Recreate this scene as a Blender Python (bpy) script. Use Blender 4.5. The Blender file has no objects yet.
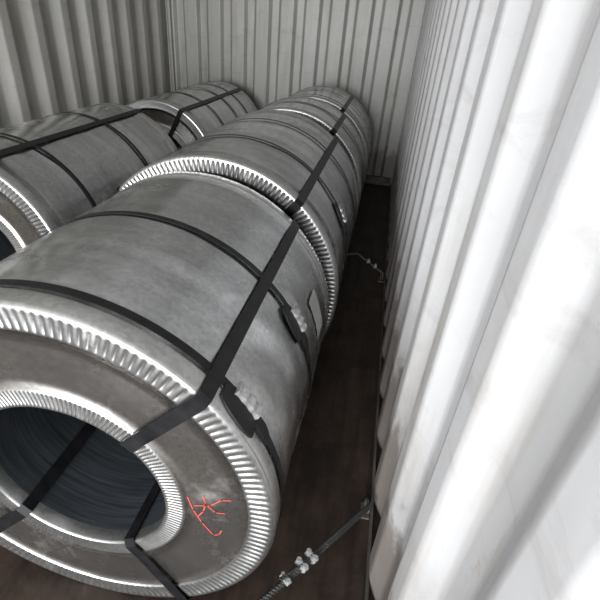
import bpy, math, random
import numpy as np
from mathutils import Vector, Matrix, noise
random.seed(4)
sc = bpy.context.scene
sc.view_settings.view_transform = 'Standard'

# ------------------------------------------------------------------ materials
def new_mat(name):
    m = bpy.data.materials.new(name); m.use_nodes = True
    nt = m.node_tree; b = nt.nodes['Principled BSDF']
    return m, nt, b

def N(nt, typ, **kw):
    n = nt.nodes.new(typ)
    for k, v in kw.items():
        if k in n.inputs: n.inputs[k].default_value = v
        else: setattr(n, k, v)
    return n

def ramp(nt, src, stops):
    r = nt.nodes.new('ShaderNodeValToRGB')
    e = r.color_ramp.elements
    while len(e) < len(stops): e.new(0.5)
    for i, (p, c) in enumerate(stops):
        e[i].position = p
        e[i].color = c if len(c) == 4 else (*c, 1)
    nt.links.new(src, r.inputs[0])
    return r

def noise_tex(nt, scale, mapscale=(1, 1, 1), detail=4, rough=0.55, dist=0.0):
    tc = nt.nodes.new('ShaderNodeTexCoord'); mp = nt.nodes.new('ShaderNodeMapping')
    mp.inputs['Scale'].default_value = mapscale
    nt.links.new(tc.outputs['Object'], mp.inputs[0])
    n = N(nt, 'ShaderNodeTexNoise', Scale=scale, Detail=detail, Roughness=rough, Distortion=dist)
    nt.links.new(mp.outputs[0], n.inputs['Vector'])
    return n

def mix(nt, fac, a, b, mode='MIX'):
    m = nt.nodes.new('ShaderNodeMix'); m.data_type = 'RGBA'; m.blend_type = mode
    if hasattr(fac, 'links') or hasattr(fac, 'is_linked'): nt.links.new(fac, m.inputs[0])
    else: m.inputs[0].default_value = fac
    for s, i in ((a, 6), (b, 7)):
        if isinstance(s, tuple): m.inputs[i].default_value = (*s, 1)
        else: nt.links.new(s, m.inputs[i])
    return m.outputs[2]

def bump(nt, b, h, strength, dist=0.01):
    bp = N(nt, 'ShaderNodeBump', Strength=strength, Distance=dist)
    nt.links.new(h, bp.inputs['Height']); nt.links.new(bp.outputs[0], b.inputs['Normal'])
    return bp

def galv(name, lo, hi, rlo, rhi, metallic=0.9, bandscale=(1, 9, 1), mott=0.85, bstr=0.3, speck=0.25):
    m, nt, b = new_mat(name)
    n1 = noise_tex(nt, 2.0, bandscale, 3, 0.5)
    n2 = noise_tex(nt, 2.2, (1, 1, 1), 7, 0.62, 0.5)
    c1 = ramp(nt, n1.outputs[0], [(0.3, lo), (0.7, hi)])
    c2 = ramp(nt, n2.outputs[0], [(0.36, (mott, mott * .99, mott * .97)), (0.60, (1, 1, 1))])
    col = mix(nt, 1.0, c1.outputs[0], c2.outputs[0], 'MULTIPLY')
    tc = nt.nodes.new('ShaderNodeTexCoord')
    vo = N(nt, 'ShaderNodeTexVoronoi', Scale=110.0); nt.links.new(tc.outputs['Object'], vo.inputs['Vector'])
    sx = nt.nodes.new('ShaderNodeSeparateXYZ'); nt.links.new(vo.outputs['Color'], sx.inputs[0])
    cv = ramp(nt, sx.outputs[0], [(0.0, (0.80, 0.80, 0.80)), (1.0, (1, 1, 1))])
    col = mix(nt, 1.0, col, cv.outputs[0], 'MULTIPLY')
    # small pale scuff marks
    n4 = noise_tex(nt, 16, (1, 1, 1), 5, 0.65)
    s4 = ramp(nt, n4.outputs[0], [(0.64, (0, 0, 0)), (0.71, (1, 1, 1))])
    f4 = nt.nodes.new('ShaderNodeMath'); f4.operation = 'MULTIPLY'; f4.inputs[1].default_value = speck
    nt.links.new(s4.outputs[0], f4.inputs[0])
    col = mix(nt, f4.outputs[0], col, (0.97, 0.97, 0.96))
    n3 = noise_tex(nt, 5, (1, 1, 1), 6, 0.7)
    sp = ramp(nt, n3.outputs[0], [(0.56, (0, 0, 0)), (0.74, (1, 1, 1))])
    f = nt.nodes.new('ShaderNodeMath'); f.operation = 'MULTIPLY'; f.inputs[1].default_value = 0.28
    nt.links.new(sp.outputs[0], f.inputs[0])
    nt.links.new(col, b.inputs['Base Color'])
    b.inputs['Metallic'].default_value = metallic
    rr = ramp(nt, n2.outputs[0], [(0.35, (rhi,)*3), (0.65, (rlo,)*3)])
    ad = nt.nodes.new('ShaderNodeMath'); ad.operation = 'ADD'
    nt.links.new(rr.outputs[0], ad.inputs[0]); nt.links.new(f.outputs[0], ad.inputs[1])
    nt.links.new(ad.outputs[0], b.inputs['Roughness'])
    n5 = noise_tex(nt, 2.2, (1, 1.6, 1), 2, 0.45)
    bump(nt, b, n5.outputs[0], bstr, 0.03)
    return m

M_body = galv('galvanised_wrap', (0.59, 0.60, 0.605), (0.80, 0.81, 0.815), 0.17, 0.28, 0.98, mott=0.72, bstr=0.75, speck=0.4)
M_ring = galv('galvanised_edge_ring', (0.52, 0.52, 0.515), (0.62, 0.62, 0.61), 0.28, 0.36, 0.95, (1, 1, 1), 0.9, 0.1, 0.1)
M_face = galv('galvanised_end_plate', (0.46, 0.435, 0.41), (0.60, 0.575, 0.55), 0.20, 0.30, 0.97, (1, 1, 1), 0.78, 0.8, 0.35)
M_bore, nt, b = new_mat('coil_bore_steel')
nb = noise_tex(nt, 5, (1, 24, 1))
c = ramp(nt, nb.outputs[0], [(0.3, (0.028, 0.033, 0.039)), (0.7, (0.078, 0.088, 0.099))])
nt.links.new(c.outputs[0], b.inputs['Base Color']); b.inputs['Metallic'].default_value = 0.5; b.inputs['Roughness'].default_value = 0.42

M_strap, nt, b = new_mat('black_steel_strap')
ns = noise_tex(nt, 30)
c = ramp(nt, ns.outputs[0], [(0.35, (0.004, 0.004, 0.005)), (0.75, (0.013, 0.013, 0.014))])
nt.links.new(c.outputs[0], b.inputs['Base Color']); b.inputs['Roughness'].default_value = 0.4
b.inputs['Specular IOR Level'].default_value = 0.3

M_seal = galv('strap_seal_metal', (0.5, 0.5, 0.5), (0.7, 0.7, 0.7), 0.3, 0.45, 0.6)
M_rub, nt, b = new_mat('rubber_pad'); b.inputs['Base Color'].default_value = (0.010, 0.010, 0.011, 1); b.inputs['Roughness'].default_value = 0.5
b.inputs['Specular IOR Level'].default_value = 0.3
M_chalk, nt, b = new_mat('red_chalk'); b.inputs['Base Color'].default_value = (0.40, 0.06, 0.045, 1); b.inputs['Roughness'].default_value = 0.9
M_label, nt, b = new_mat('label_paper')
nl = noise_tex(nt, 9)
c = ramp(nt, nl.outputs[0], [(0.3, (0.36, 0.36, 0.34)), (0.7, (0.46, 0.46, 0.44))])
nt.links.new(c.outputs[0], b.inputs['Base Color']); b.inputs['Roughness'].default_value = 0.6

def paint(name, base, dark, rustamt, rough=0.45):
    m, nt, b = new_mat(name)
    n1 = noise_tex(nt, 1.3, (1, 1, 0.6), 5, 0.6, 0.3)
    c1 = ramp(nt, n1.outputs[0], [(0.32, dark), (0.62, base)])
    n2 = noise_tex(nt, 9, (1, 1, 0.12), 5, 0.6)
    s2 = ramp(nt, n2.outputs[0], [(0.50, (1, 1, 1)), (0.75, (0.78, 0.74, 0.67))])
    col = mix(nt, 1.0, c1.outputs[0], s2.outputs[0], 'MULTIPLY')
    n3 = noise_tex(nt, 7.0, (1, 1, 0.55), 8, 0.72, 0.6)
    s3 = ramp(nt, n3.outputs[0], [(0.66 - rustamt, (0, 0, 0)), (0.74 - rustamt, (1, 1, 1))])
    f = nt.nodes.new('ShaderNodeMath'); f.operation = 'MULTIPLY'; f.inputs[1].default_value = 0.6
    nt.links.new(s3.outputs[0], f.inputs[0])
    col = mix(nt, f.outputs[0], col, (0.36, 0.27, 0.18))
    n6 = noise_tex(nt, 5, (1, 0.5, 2.4), 7, 0.7, 0.8)
    s6 = ramp(nt, n6.outputs[0], [(0.55, (1, 1, 1)), (0.70, (0.85, 0.835, 0.82))])
    col = mix(nt, 1.0, col, s6.outputs[0], 'MULTIPLY')
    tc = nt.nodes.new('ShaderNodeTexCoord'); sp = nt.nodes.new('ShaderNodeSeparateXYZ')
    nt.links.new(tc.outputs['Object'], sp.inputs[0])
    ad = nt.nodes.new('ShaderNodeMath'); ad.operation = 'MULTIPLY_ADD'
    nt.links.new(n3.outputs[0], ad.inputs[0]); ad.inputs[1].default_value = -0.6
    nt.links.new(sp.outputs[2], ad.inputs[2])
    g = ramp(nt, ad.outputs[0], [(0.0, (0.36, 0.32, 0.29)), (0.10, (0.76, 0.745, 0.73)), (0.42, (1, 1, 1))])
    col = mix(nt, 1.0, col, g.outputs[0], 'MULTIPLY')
    nt.links.new(col, b.inputs['Base Color'])
    b.inputs['Roughness'].default_value = rough
    n4 = noise_tex(nt, 10, (1, 1, 1), 3)
    bump(nt, b, n4.outputs[0], 0.15, 0.008)
    return m

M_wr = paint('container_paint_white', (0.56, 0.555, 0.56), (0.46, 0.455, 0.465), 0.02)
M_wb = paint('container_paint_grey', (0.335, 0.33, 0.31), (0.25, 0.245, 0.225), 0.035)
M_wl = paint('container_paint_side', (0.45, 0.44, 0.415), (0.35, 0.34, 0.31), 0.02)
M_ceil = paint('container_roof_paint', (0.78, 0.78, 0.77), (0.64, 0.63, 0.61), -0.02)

M_floor, nt, b = new_mat('container_plywood')
n1 = noise_tex(nt, 4, (6, 0.5, 1), 7, 0.65, 0.5)
n2 = noise_tex(nt, 5, (1, 1, 1), 9, 0.78, 0.4)
c1 = ramp(nt, n1.outputs[0], [(0.3, (0.015, 0.009, 0.006)), (0.7, (0.048, 0.030, 0.021))])
c2 = ramp(nt, n2.outputs[0], [(0.38, (0.40, 0.38, 0.36)), (0.58, (1, 1, 1))])
col = mix(nt, 1.0, c1.outputs[0], c2.outputs[0], 'MULTIPLY')
n3 = noise_tex(nt, 40, (1, 0.6, 1), 6, 0.7)
s3 = ramp(nt, n3.outputs[0], [(0.62, (0, 0, 0)), (0.72, (1, 1, 1))])
f = nt.nodes.new('ShaderNodeMath'); f.operation = 'MULTIPLY'; f.inputs[1].default_value = 0.22
nt.links.new(s3.outputs[0], f.inputs[0])
col = mix(nt, f.outputs[0], col, (0.12, 0.10, 0.085))
nt.links.new(col, b.inputs['Base Color']); b.inputs['Roughness'].default_value = 0.6
b.inputs['Specular IOR Level'].default_value = 0.3
bump(nt, b, n2.outputs[0], 0.4, 0.004)
M_rail, nt, b = new_mat('floor_rail_steel')
n1 = noise_tex(nt, 12, (1, 0.4, 1), 6)
c1 = ramp(nt, n1.outputs[0], [(0.35, (0.02, 0.016, 0.014)), (0.65, (0.08, 0.07, 0.06))])
nt.links.new(c1.outputs[0], b.inputs['Base Color']); b.inputs['Roughness'].default_value = 0.7

# ------------------------------------------------------------------ helpers
def mesh_obj(name, verts, faces, mats, midx=None, smooth=True, parent=None):
    me = bpy.data.meshes.new(name)
    me.from_pydata([tuple(v) for v in verts], [], faces)
    for m in mats: me.materials.append(m)
    if midx is not None: me.polygons.foreach_set('material_index', midx)
    me.polygons.foreach_set('use_smooth', [smooth] * len(me.polygons))
    me.update()
    o = bpy.data.objects.new(name, me); sc.collection.objects.link(o)
    if parent: o.parent = parent
    return o

def box(name, x0, x1, y0, y1, z0, z1, mat, parent=None, bevel=0.0):
    v = [(x, y, z) for x in (x0, x1) for y in (y0, y1) for z in (z0, z1)]
    f = [(0,1,3,2),(4,6,7,5),(0,4,5,1),(2,3,7,6),(0,2,6,4),(1,5,7,3)]
    o = mesh_obj(name, v, f, [mat], smooth=False, parent=parent)
    if bevel:
        md = o.modifiers.new('bev', 'BEVEL'); md.width = bevel; md.segments = 2
    return o

def empty(name, loc=(0, 0, 0)):
    e = bpy.data.objects.new(name, None); sc.collection.objects.link(e); e.location = loc
    e.empty_display_size = 0.1
    return e

# ------------------------------------------------------------------ container shell
XL, XR, YB, YF, ZT = -2.19, 0.178, 4.80, -1.10, 2.39
def corrug(L, pitch, depth, flat_in, slope, start=0.0):
    pts = []; s = -start
    flat_out = pitch - flat_in - 2 * slope
    while s < L:
        for a, d in ((0, 0), (flat_in, 0), (flat_in + slope, depth), (flat_in + slope + flat_out, depth)):
            p = s + a
            if 0 <= p <= L: pts.append((p, d))
        s += pitch
    if pts[0][0] > 0: pts.insert(0, (0, pts[0][1]))
    if pts[-1][0] < L: pts.append((L, pts[-1][1]))
    return pts

def wall(name, pts, fn, zs, mat, bw=0.012):
    v = []; f = []
    for p in pts:
        for z in zs: v.append(fn(p[0], p[1], z))
    nz = len(zs)
    for i in range(len(pts) - 1):
        for j in range(nz - 1):
            a = i * nz + j
            f.append((a, a + nz, a + nz + 1, a + 1))
    o = mesh_obj(name, v, f, [mat], smooth=False)
    md = o.modifiers.new('bev', 'BEVEL'); md.width = bw; md.segments = 3; md.limit_method = 'ANGLE'; md.angle_limit = 0.3
    for p in o.data.polygons: p.use_smooth = True
    md.harden_normals = True
    return o

zs = [-0.02, ZT]
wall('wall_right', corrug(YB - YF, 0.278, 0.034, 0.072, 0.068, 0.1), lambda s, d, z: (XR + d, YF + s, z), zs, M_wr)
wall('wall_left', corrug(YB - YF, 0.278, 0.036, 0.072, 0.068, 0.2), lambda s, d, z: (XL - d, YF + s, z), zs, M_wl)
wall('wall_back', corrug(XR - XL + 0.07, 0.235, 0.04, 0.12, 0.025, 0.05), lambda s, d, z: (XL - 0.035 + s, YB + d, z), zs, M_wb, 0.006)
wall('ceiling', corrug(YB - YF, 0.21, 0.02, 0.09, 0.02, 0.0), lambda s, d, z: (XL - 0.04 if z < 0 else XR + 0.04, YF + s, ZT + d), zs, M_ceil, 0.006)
fl = box('floor', XL - 0.04, XR + 0.04, YF, YB + 0.05, -0.05, 0.0, M_floor)
box('trim_1', XR - 0.006, XR + 0.002, YF, YB, 0.0, 0.02, M_rail)
box('trim_2', XL - 0.002, XL + 0.006, YF, YB, 0.0, 0.02, M_rail)
box('trim_3', XL, XR - 0.013, YB - 0.03, YB, 0.0, 0.08, M_rail)
for i, x in enumerate((XL, XR - 0.02)):
    box('trim_%d' % (4 + i), x - 0.0, x + 0.02, YB - 0.04, YB - 0.0, 0.09, ZT - 0.01, M_wb)

# ------------------------------------------------------------------ coils
def flute(th, n):
    return 1 - (0.5 + 0.5 * math.cos(th * n)) ** 2.2

def make_coil(cx, y0, y1, r, ri=0.225, nfl=165, straps=(48, 138, 228, 302), bands=(0.06, 0.42), seed=0,
              seals=(), ringw=0.045, yaw=0.0):
    L = y1 - y0
    E = empty('steel_coil', (cx, y0, r + 0.003)); E.rotation_euler.z = math.radians(yaw)
    seg = nfl * 8
    P = []
    def A(rho, y, fa, m, dent=0): P.append((rho, y, fa, m, dent))
    for t in (0.5, 0.3, 0.12): A(ri, L * t, 0, 3)
    A(ri, 0.03, 0, 1); A(ri, 0.002, 0, 1); A(ri + .002, -.003, 0, 1); A(ri + .006, -.004, 0, 1)
    A(ri + .010, -.002, -.0018, 1); A(ri + .040, -.002, -.0018, 1); A(ri + .043, -.003, 0, 1); A(ri + .046, -.002, 0, 1)
    A(ri + .047, 0.0, 0, 2)
    for k in range(1, 5):
        A(ri + .047 + (r - .058 - ri - .047) * k / 5, 0.0, 0, 2, 0.0)
    A(r - .058, 0, 0, 1); A(r - .056, -.003, 0, 1); A(r - .053, -.0042, 0, 1)
    A(r - .049, -.002, -.0026, 1); A(r - .030, -.002, -.0028, 1); A(r - .013, -.002, -.0026, 1)
    A(r - .009, -.0042, 0, 1); A(r - .003, -.003, 0, 1); A(r + .001, .001, 0, 1); A(r + .003, .006, 0, 1)
    A(r + .003, ringw - .004, 0, 1); A(r + .0025, ringw - .001, 0, 1); A(r, ringw, 0, 0)
    nb = 18
    for k in range(1, nb): A(r, ringw + (L - 2 * ringw) * k / nb, 0, 0, 1.0)
    first = P[:3]
    back = []
    src = [p for p in P if p not in first and p[4] == 0]
    for i, q in enumerate(reversed(src)):
        j = len(src) - 1 - i
        mm = src[j - 1][3] if j > 0 else 3
        back.append((q[0], L - q[1], -q[2], mm, 0))
    prof = P + back + [(ri, L * 0.88, 0, 3, 0), (ri, L * .7, 0, 3, 0)]
    verts = []; faces = []; mi = []
    n = len(prof)
    rnd = random.Random(seed)
    off = Vector((rnd.random() * 50, rnd.random() * 50, rnd.random() * 50))
    fl_ = [flute(2 * math.pi * k / seg, nfl) for k in range(seg)]
    cs = [(math.cos(2 * math.pi * k / seg), math.sin(2 * math.pi * k / seg)) for k in range(seg)]
    for (rho, y, fa, m, dent) in prof:
        for k in range(seg):
            c, s = cs[k]
            rr = rho
            if dent:
                v = Vector((c * r * 2.2, y * 2.5, s * r * 2.2)) + off
                rr += 0.005 * noise.noise(v) - 0.001
                v2 = Vector((c * r * 5, y * 5, s * r * 5)) + off
                rr -= 0.007 * max(0, noise.noise(v2) - 0.15)
            verts.append((c * rr, y + fa * fl_[k], s * rr))
    for i in range(n):
        i2 = (i + 1) % n
        for k in range(seg):
            k2 = (k + 1) % seg
            faces.append((i * seg + k, i * seg + k2, i2 * seg + k2, i2 * seg + k))
            mi.append(prof[i][3])
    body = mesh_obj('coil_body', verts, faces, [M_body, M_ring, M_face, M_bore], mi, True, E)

    th = 0.0016
    def ribbon_ring(name, y, rad, ww):
        v = []; f = []; S = 160
        for k in range(S):
            a = 2 * math.pi * k / S; c, s = math.cos(a), math.sin(a)
            for rr, yy in ((rad, y - ww), (rad + th, y - ww), (rad + th, y + ww), (rad, y + ww)):
                v.append((c * rr, yy, s * rr))
        for k in range(S):
            a = k * 4; b2 = ((k + 1) % S) * 4
            for j in range(4):
                f.append((a + j, b2 + j, b2 + (j + 1) % 4, a + (j + 1) % 4))
        return mesh_obj(name, v, f, [M_strap], smooth=False, parent=E)
    for i, y in enumerate(bands):
        ribbon_ring('band_%d' % (i + 1), y, r + 0.0035, 0.0100)
    for i, ang in enumerate(straps):
        a = math.radians(ang); c, s = math.cos(a), math.sin(a)
        path = []
        o = 0.0055
        path += [(r + o, 0.0), (r + o, ringw)]
        path += [(r + o, ringw + (L - 2 * ringw) * k / 6) for k in range(1, 6)]
        path += [(r + o, L - ringw), (r + o, L), (r - .004, L + .012), (r - .05, L + .0115), (ri + .05, L + .007), (ri + .01, L + .009), (ri - .006, L - .0)]
        path += [(ri - .006, 0.0), (ri + .01, -.009), (ri + .05, -.0075), (r - .06, -.0105), (r - .004, -.012)]
        v = []; f = []; S = len(path); ww = 0.016
        cen = Vector(((r + ri) / 2, L / 2))
        for k, p in enumerate(path):
            pv = Vector(p); pr = Vector(path[k - 1]); nx = Vector(path[(k + 1) % S])
            t = (nx - pr).normalized(); nn = Vector((-t.y, t.x))
            if (pv - cen).dot(nn) < 0: nn = -nn
            for side, hgt in ((-1, 0), (-1, 1), (1, 1), (1, 0)):
                q = pv + nn * (hgt * th)
                x = c * q.x + side * ww * (-s); z = s * q.x + side * ww * c
                v.append((x, q.y, z))
        for k in range(S):
            a0 = k * 4; b2 = ((k + 1) % S) * 4
            for j in range(4):
                f.append((a0 + j, b2 + j, b2 + (j + 1) % 4, a0 + (j + 1) % 4))
        mesh_obj('eye_strap_%d' % (i + 1), v, f, [M_strap], smooth=False, parent=E)
    def patch(name, a0, a1, yc, hw, rad, t, mat, ridges=0, taper=0.0, skew=0.0, bulge=0.0):
        v = []; f = []; S = 48
        for k in range(S + 1):
            u = k / S; a = math.radians(a0 + (a1 - a0) * u); c, s = math.cos(a), math.sin(a)
            tt = t; h2 = hw
            if ridges:
                w_ = math.cos(u * ridges * 2 * math.pi)
                tt = t * (0.85 + 0.15 * w_); h2 = hw * (0.95 + 0.05 * w_)
            if taper: h2 = hw * (1 - taper * abs(2 * u - 1) ** 2.5)
            tt += bulge * (1 - (2 * u - 1) ** 2)
            yy0 = yc + skew * (u - .5)
            for rr, yy in ((rad, yy0 - h2), (rad + tt * .8, yy0 - h2), (rad + tt, yy0 - h2 * .75), (rad + tt, yy0 + h2 * .75), (rad + tt * .8, yy0 + h2), (rad, yy0 + h2)):
                v.append((c * rr, yy, s * rr))
        for k in range(S):
            a = k * 6; b2 = a + 6
            for j in range(6): f.append((a + j, b2 + j, b2 + (j + 1) % 6, a + (j + 1) % 6))
        f.append(tuple(range(6))); f.append(tuple(S * 6 + j for j in range(5, -1, -1)))
        return mesh_obj(name, v, f, [mat], smooth=False, parent=E)
    for i, (ang, y) in enumerate(seals):
        patch('pad_%d' % (i + 1), ang - 7, ang + 6, y - 0.020, 0.030, r + 0.003, 0.004, M_rub, 0, 0.45, 0.012, 0.003)
        patch('pad_tail_%d' % (i + 1), ang - 13, ang - 5, y - 0.002, 0.015, r + 0.0035, 0.004, M_rub, 0, 0.3, 0, 0.004)
        patch('seal_%d' % (i + 1), ang - 5.5, ang + 3.0, y + 0.010, 0.018, r + 0.004, 0.015, M_seal, 3)
    return E, patch

c1, patch1 = make_coil(-0.560, 0.555, 1.40, 0.473, seed=1, bands=(0.062, 0.44), straps=(46.5, 136, 226, 302),
                       seals=((37.5, 0.060), (31, 0.44)))
patch1('paper_label', 10, 26, 0.63, 0.045, 0.4755, 0.0006, M_label)
def chalk(parent, pts, y, w=0.0016, name='chalk_mark', k=1.2):
    v = []; f = []
    for st in pts:
        st = [((a - .328) * k + .328, (b_ + .005) * k - .005) for a, b_ in st]
        for (p, q) in zip(st[:-1], st[1:]):
            p = Vector(p); q = Vector(q); d = (q - p).normalized(); n2 = Vector((-d.y, d.x)) * w
            b0 = len(v)
            for u in (p - n2 - d * w, p + n2 - d * w, q + n2 + d * w, q - n2 + d * w): v.append((u.x, y, u.y))
            f.append((b0, b0 + 1, b0 + 2, b0 + 3))
    return mesh_obj(name, v, f, [M_chalk], smooth=False, parent=parent)
chalk(c1, [[(.288, .032), (.297, -.002), (.312, -.035), (.334, -.068), (.345, -.062), (.350, -.048)],
           [(.318, .045), (.322, .025), (.316, .0), (.306, -.018)],
           [(.300, .012), (.330, .022), (.352, .046), (.368, .050)],
           [(.322, .022), (.340, .005), (.356, .008)]], -0.0012)

c2, p2 = make_coil(-0.557, 1.485, 2.54, 0.489, seed=2, bands=(0.35, 0.75), straps=(50, 140, 230, 310), seals=((28, 0.35),))
c3, p3 = make_coil(-0.550, 2.74, 3.28, 0.480, seed=3, bands=(0.28,), straps=(55, 145, 235, 305))
c4, p4 = make_coil(-0.540, 3.52, 4.26, 0.468, seed=4, bands=(0.10, 0.42, 0.64), straps=(60, 150, 240, 305))
c5, p5 = make_coil(-1.620, 1.45, 2.70, 0.440, seed=5, bands=(0.3, 0.85), straps=(70, 160, 250, 330))
c6, p6 = make_coil(-1.590, 3.14, 4.50, 0.425, seed=6, bands=(0.42, 0.78, 1.05), straps=(62, 150, 240, 320))

# ------------------------------------------------------------------ lashing cables
M_cable = galv('wire_rope', (0.06, 0.06, 0.06), (0.14, 0.14, 0.135), 0.35, 0.5, 0.6, (1, 1, 1))
def tube(name, pts, rad, mat, parent, cyclic=False, res=3):
    cu = bpy.data.curves.new(name, 'CURVE'); cu.dimensions = '3D'; cu.bevel_depth = rad; cu.bevel_resolution = res
    sp = cu.splines.new('POLY'); sp.points.add(len(pts) - 1)
    for i, p in enumerate(pts): sp.points[i].co = (*p, 1)
    sp.use_cyclic_u = cyclic
    cu.materials.append(mat)
    o = bpy.data.objects.new(name, cu); sc.collection.objects.link(o); o.parent = parent
    return o

def twisted(name, pts, rad, parent, strands=3, pitch=0.03):
    P = [Vector(p) for p in pts]
    samp = []
    for a, b2 in zip(P[:-1], P[1:]):
        k = max(2, int((b2 - a).length / 0.004))
        for i in range(k): samp.append(a.lerp(b2, i / k))
    samp.append(P[-1])
    for s in range(strands):
        out = []; dist = 0
        for i, p in enumerate(samp):
            if i: dist += (p - samp[i - 1]).length
            t = (samp[min(i + 1, len(samp) - 1)] - samp[max(i - 1, 0)]).normalized()
            u = t.cross(Vector((0, 0, 1))).normalized(); v = t.cross(u)
            a = dist / pitch * 2 * math.pi + s * 2 * math.pi / strands
            out.append(p + (u * math.cos(a) + v * math.sin(a)) * rad)
        tube('%s_strand_%d' % (name, s + 1), out, rad * 0.95, M_cable, parent, res=2)

def clamp(parent, p, d, idx, size=0.011):
    d = d.normalized(); up = Vector((0, 0, 1)); side = d.cross(up).normalized(); up = side.cross(d)
    M = Matrix((side, d, up)).transposed()
    def hexnut(loc, rr, h, nm, seg=6):
        v = []; f = []
        for k in range(seg):
            a = 2 * math.pi * k / seg
            for z in (-h / 2, h / 2): v.append(loc + M @ Vector((rr * math.cos(a), rr * math.sin(a), z)))
        for k in range(seg):
            a = 2 * k; b2 = 2 * ((k + 1) % seg); f.append((a, b2, b2 + 1, a + 1))
        f.append(tuple(range(0, 2 * seg, 2))); f.append(tuple(range(1, 2 * seg, 2)))
        mesh_obj(nm, v, f, [M_seal], smooth=False, parent=parent)
    pts = [p + M @ Vector((size, 0, size * 1.7))]
    for k in range(9):
        a = math.pi * k / 8; pts.append(p + M @ Vector((size * math.cos(a), 0, -size * math.sin(a))))
    pts.append(p + M @ Vector((-size, 0, size * 1.7)))
    tube('clip_bow_%d' % idx, pts, size * .3, M_seal, parent)
    v = []
    sx, sy, sz = size * 1.55, size * .75, size * .35
    for x in (-1, 1):
        for y in (-1, 1):
            for z in (-1, 1): v.append(p + M @ Vector((x * sx, y * sy, size * .7 + z * sz)))
    o = mesh_obj('clip_saddle_%d' % idx, v, [(0,1,3,2),(4,6,7,5),(0,4,5,1),(2,3,7,6),(0,2,6,4),(1,5,7,3)], [M_seal], smooth=False, parent=parent)
    md = o.modifiers.new('b', 'BEVEL'); md.width = size * .15; md.segments = 2
    for s in (-1, 1):
        hexnut(p + M @ Vector((s * size, 0, size * 1.35)), size * .62, size * .6, 'clip_nut_%d_%d' % (idx, s + 2))

def ring(parent, c, nrm, R, rad, name):
    nrm = Vector(nrm).normalized(); u = nrm.orthogonal().normalized(); v = nrm.cross(u)
    pts = [Vector(c) + (u * math.cos(a) + v * math.sin(a)) * R for a in [2 * math.pi * k / 28 for k in range(28)]]
    tube(name, pts, rad, M_rail, parent, True)

L1 = empty('lashing_cable')
A = Vector((0.170, 0.97, 0.045)); B = Vector((-0.022, 0.69, 0.09)); C = Vector((-0.125, 0.555, 0.10)); D = Vector((-0.60, 0.34, 0.03))
twisted('cable', [A, B, C, D], 0.0050, L1)
twisted('cable_tail', [A + Vector((0, 0, .01)), B + Vector((0.0, 0.0, .012)), B + Vector((-.05, -.06, 0.03))], 0.003, L1)
dd = (A - B)
clamp(L1, B + Vector((0, 0, 0.003)), dd, 1, 0.013)
clamp(L1, B + dd * 0.12 + Vector((0, 0, 0.003)), dd, 2, 0.013)
clamp(L1, B - (B - C) * 0.35 + Vector((0, 0, .003)), B - C, 3, 0.011)
ring(L1, (0.158, 0.972, 0.03), (1, .3, 0), 0.020, 0.005, 'wall_ring')
box('ring_plate', 0.140, 0.170, 0.94, 1.00, 0.0, 0.008, M_rail, L1, 0.002)
ring(L1, (-0.615, 0.335, 0.024), (0, 1, 0), 0.018, 0.005, 'floor_ring')
box('ring_plate', -0.65, -0.58, 0.305, 0.365, 0.0, 0.008, M_rail, L1, 0.002)

L2 = empty('lashing_cable')
A = Vector((0.158, 2.65, 0.05)); B = Vector((-0.03, 2.64, 0.17)); C = Vector((-0.28, 2.64, 0.10))
twisted('cable', [A, B, C], 0.004, L2)
clamp(L2, A.lerp(B, .35), A - B, 1, 0.011); clamp(L2, A.lerp(B, .6), A - B, 2, 0.011)
ring(L2, (0.150, 2.655, 0.03), (1, .3, 0), 0.022, 0.005, 'wall_ring')
box('ring_plate', 0.130, 0.168, 2.62, 2.69, 0.0, 0.008, M_rail, L2, 0.002)

# ------------------------------------------------------------------ light
w = bpy.data.worlds.new('World'); sc.world = w; w.use_nodes = True
bg = w.node_tree.nodes['Background']; bg.inputs[0].default_value = (0.90, 0.95, 1.0, 1); bg.inputs[1].default_value = 1.0
ld = bpy.data.lights.new('door_daylight', 'AREA'); ld.shape = 'RECTANGLE'; ld.size = 2.4; ld.size_y = 1.9; ld.energy = 400; ld.color = (0.965, 0.985, 1.0)
lo = bpy.data.objects.new('door_daylight', ld); sc.collection.objects.link(lo)
lo.location = (-1.0, -3.0, 1.3)
lo.rotation_euler = Vector((0.0, 1, 0.08)).to_track_quat('-Z', 'Y').to_euler()

# ------------------------------------------------------------------ camera
cam = bpy.data.cameras.new('camera'); co = bpy.data.objects.new('camera', cam); sc.collection.objects.link(co)
cam.sensor_width = 36; cam.lens = 27.0; cam.clip_start = 0.02
right = Vector((0.979, 0.187, 0.0794)); fwd = Vector((-0.118, 0.8424, -0.5257)).normalized()
right = (right - fwd * right.dot(fwd)).normalized(); up = right.cross(fwd)
m = Matrix((right, up, -fwd)).transposed().to_4x4(); m.translation = Vector((0, 0, 1.4))
co.matrix_world = m
sc.camera = co
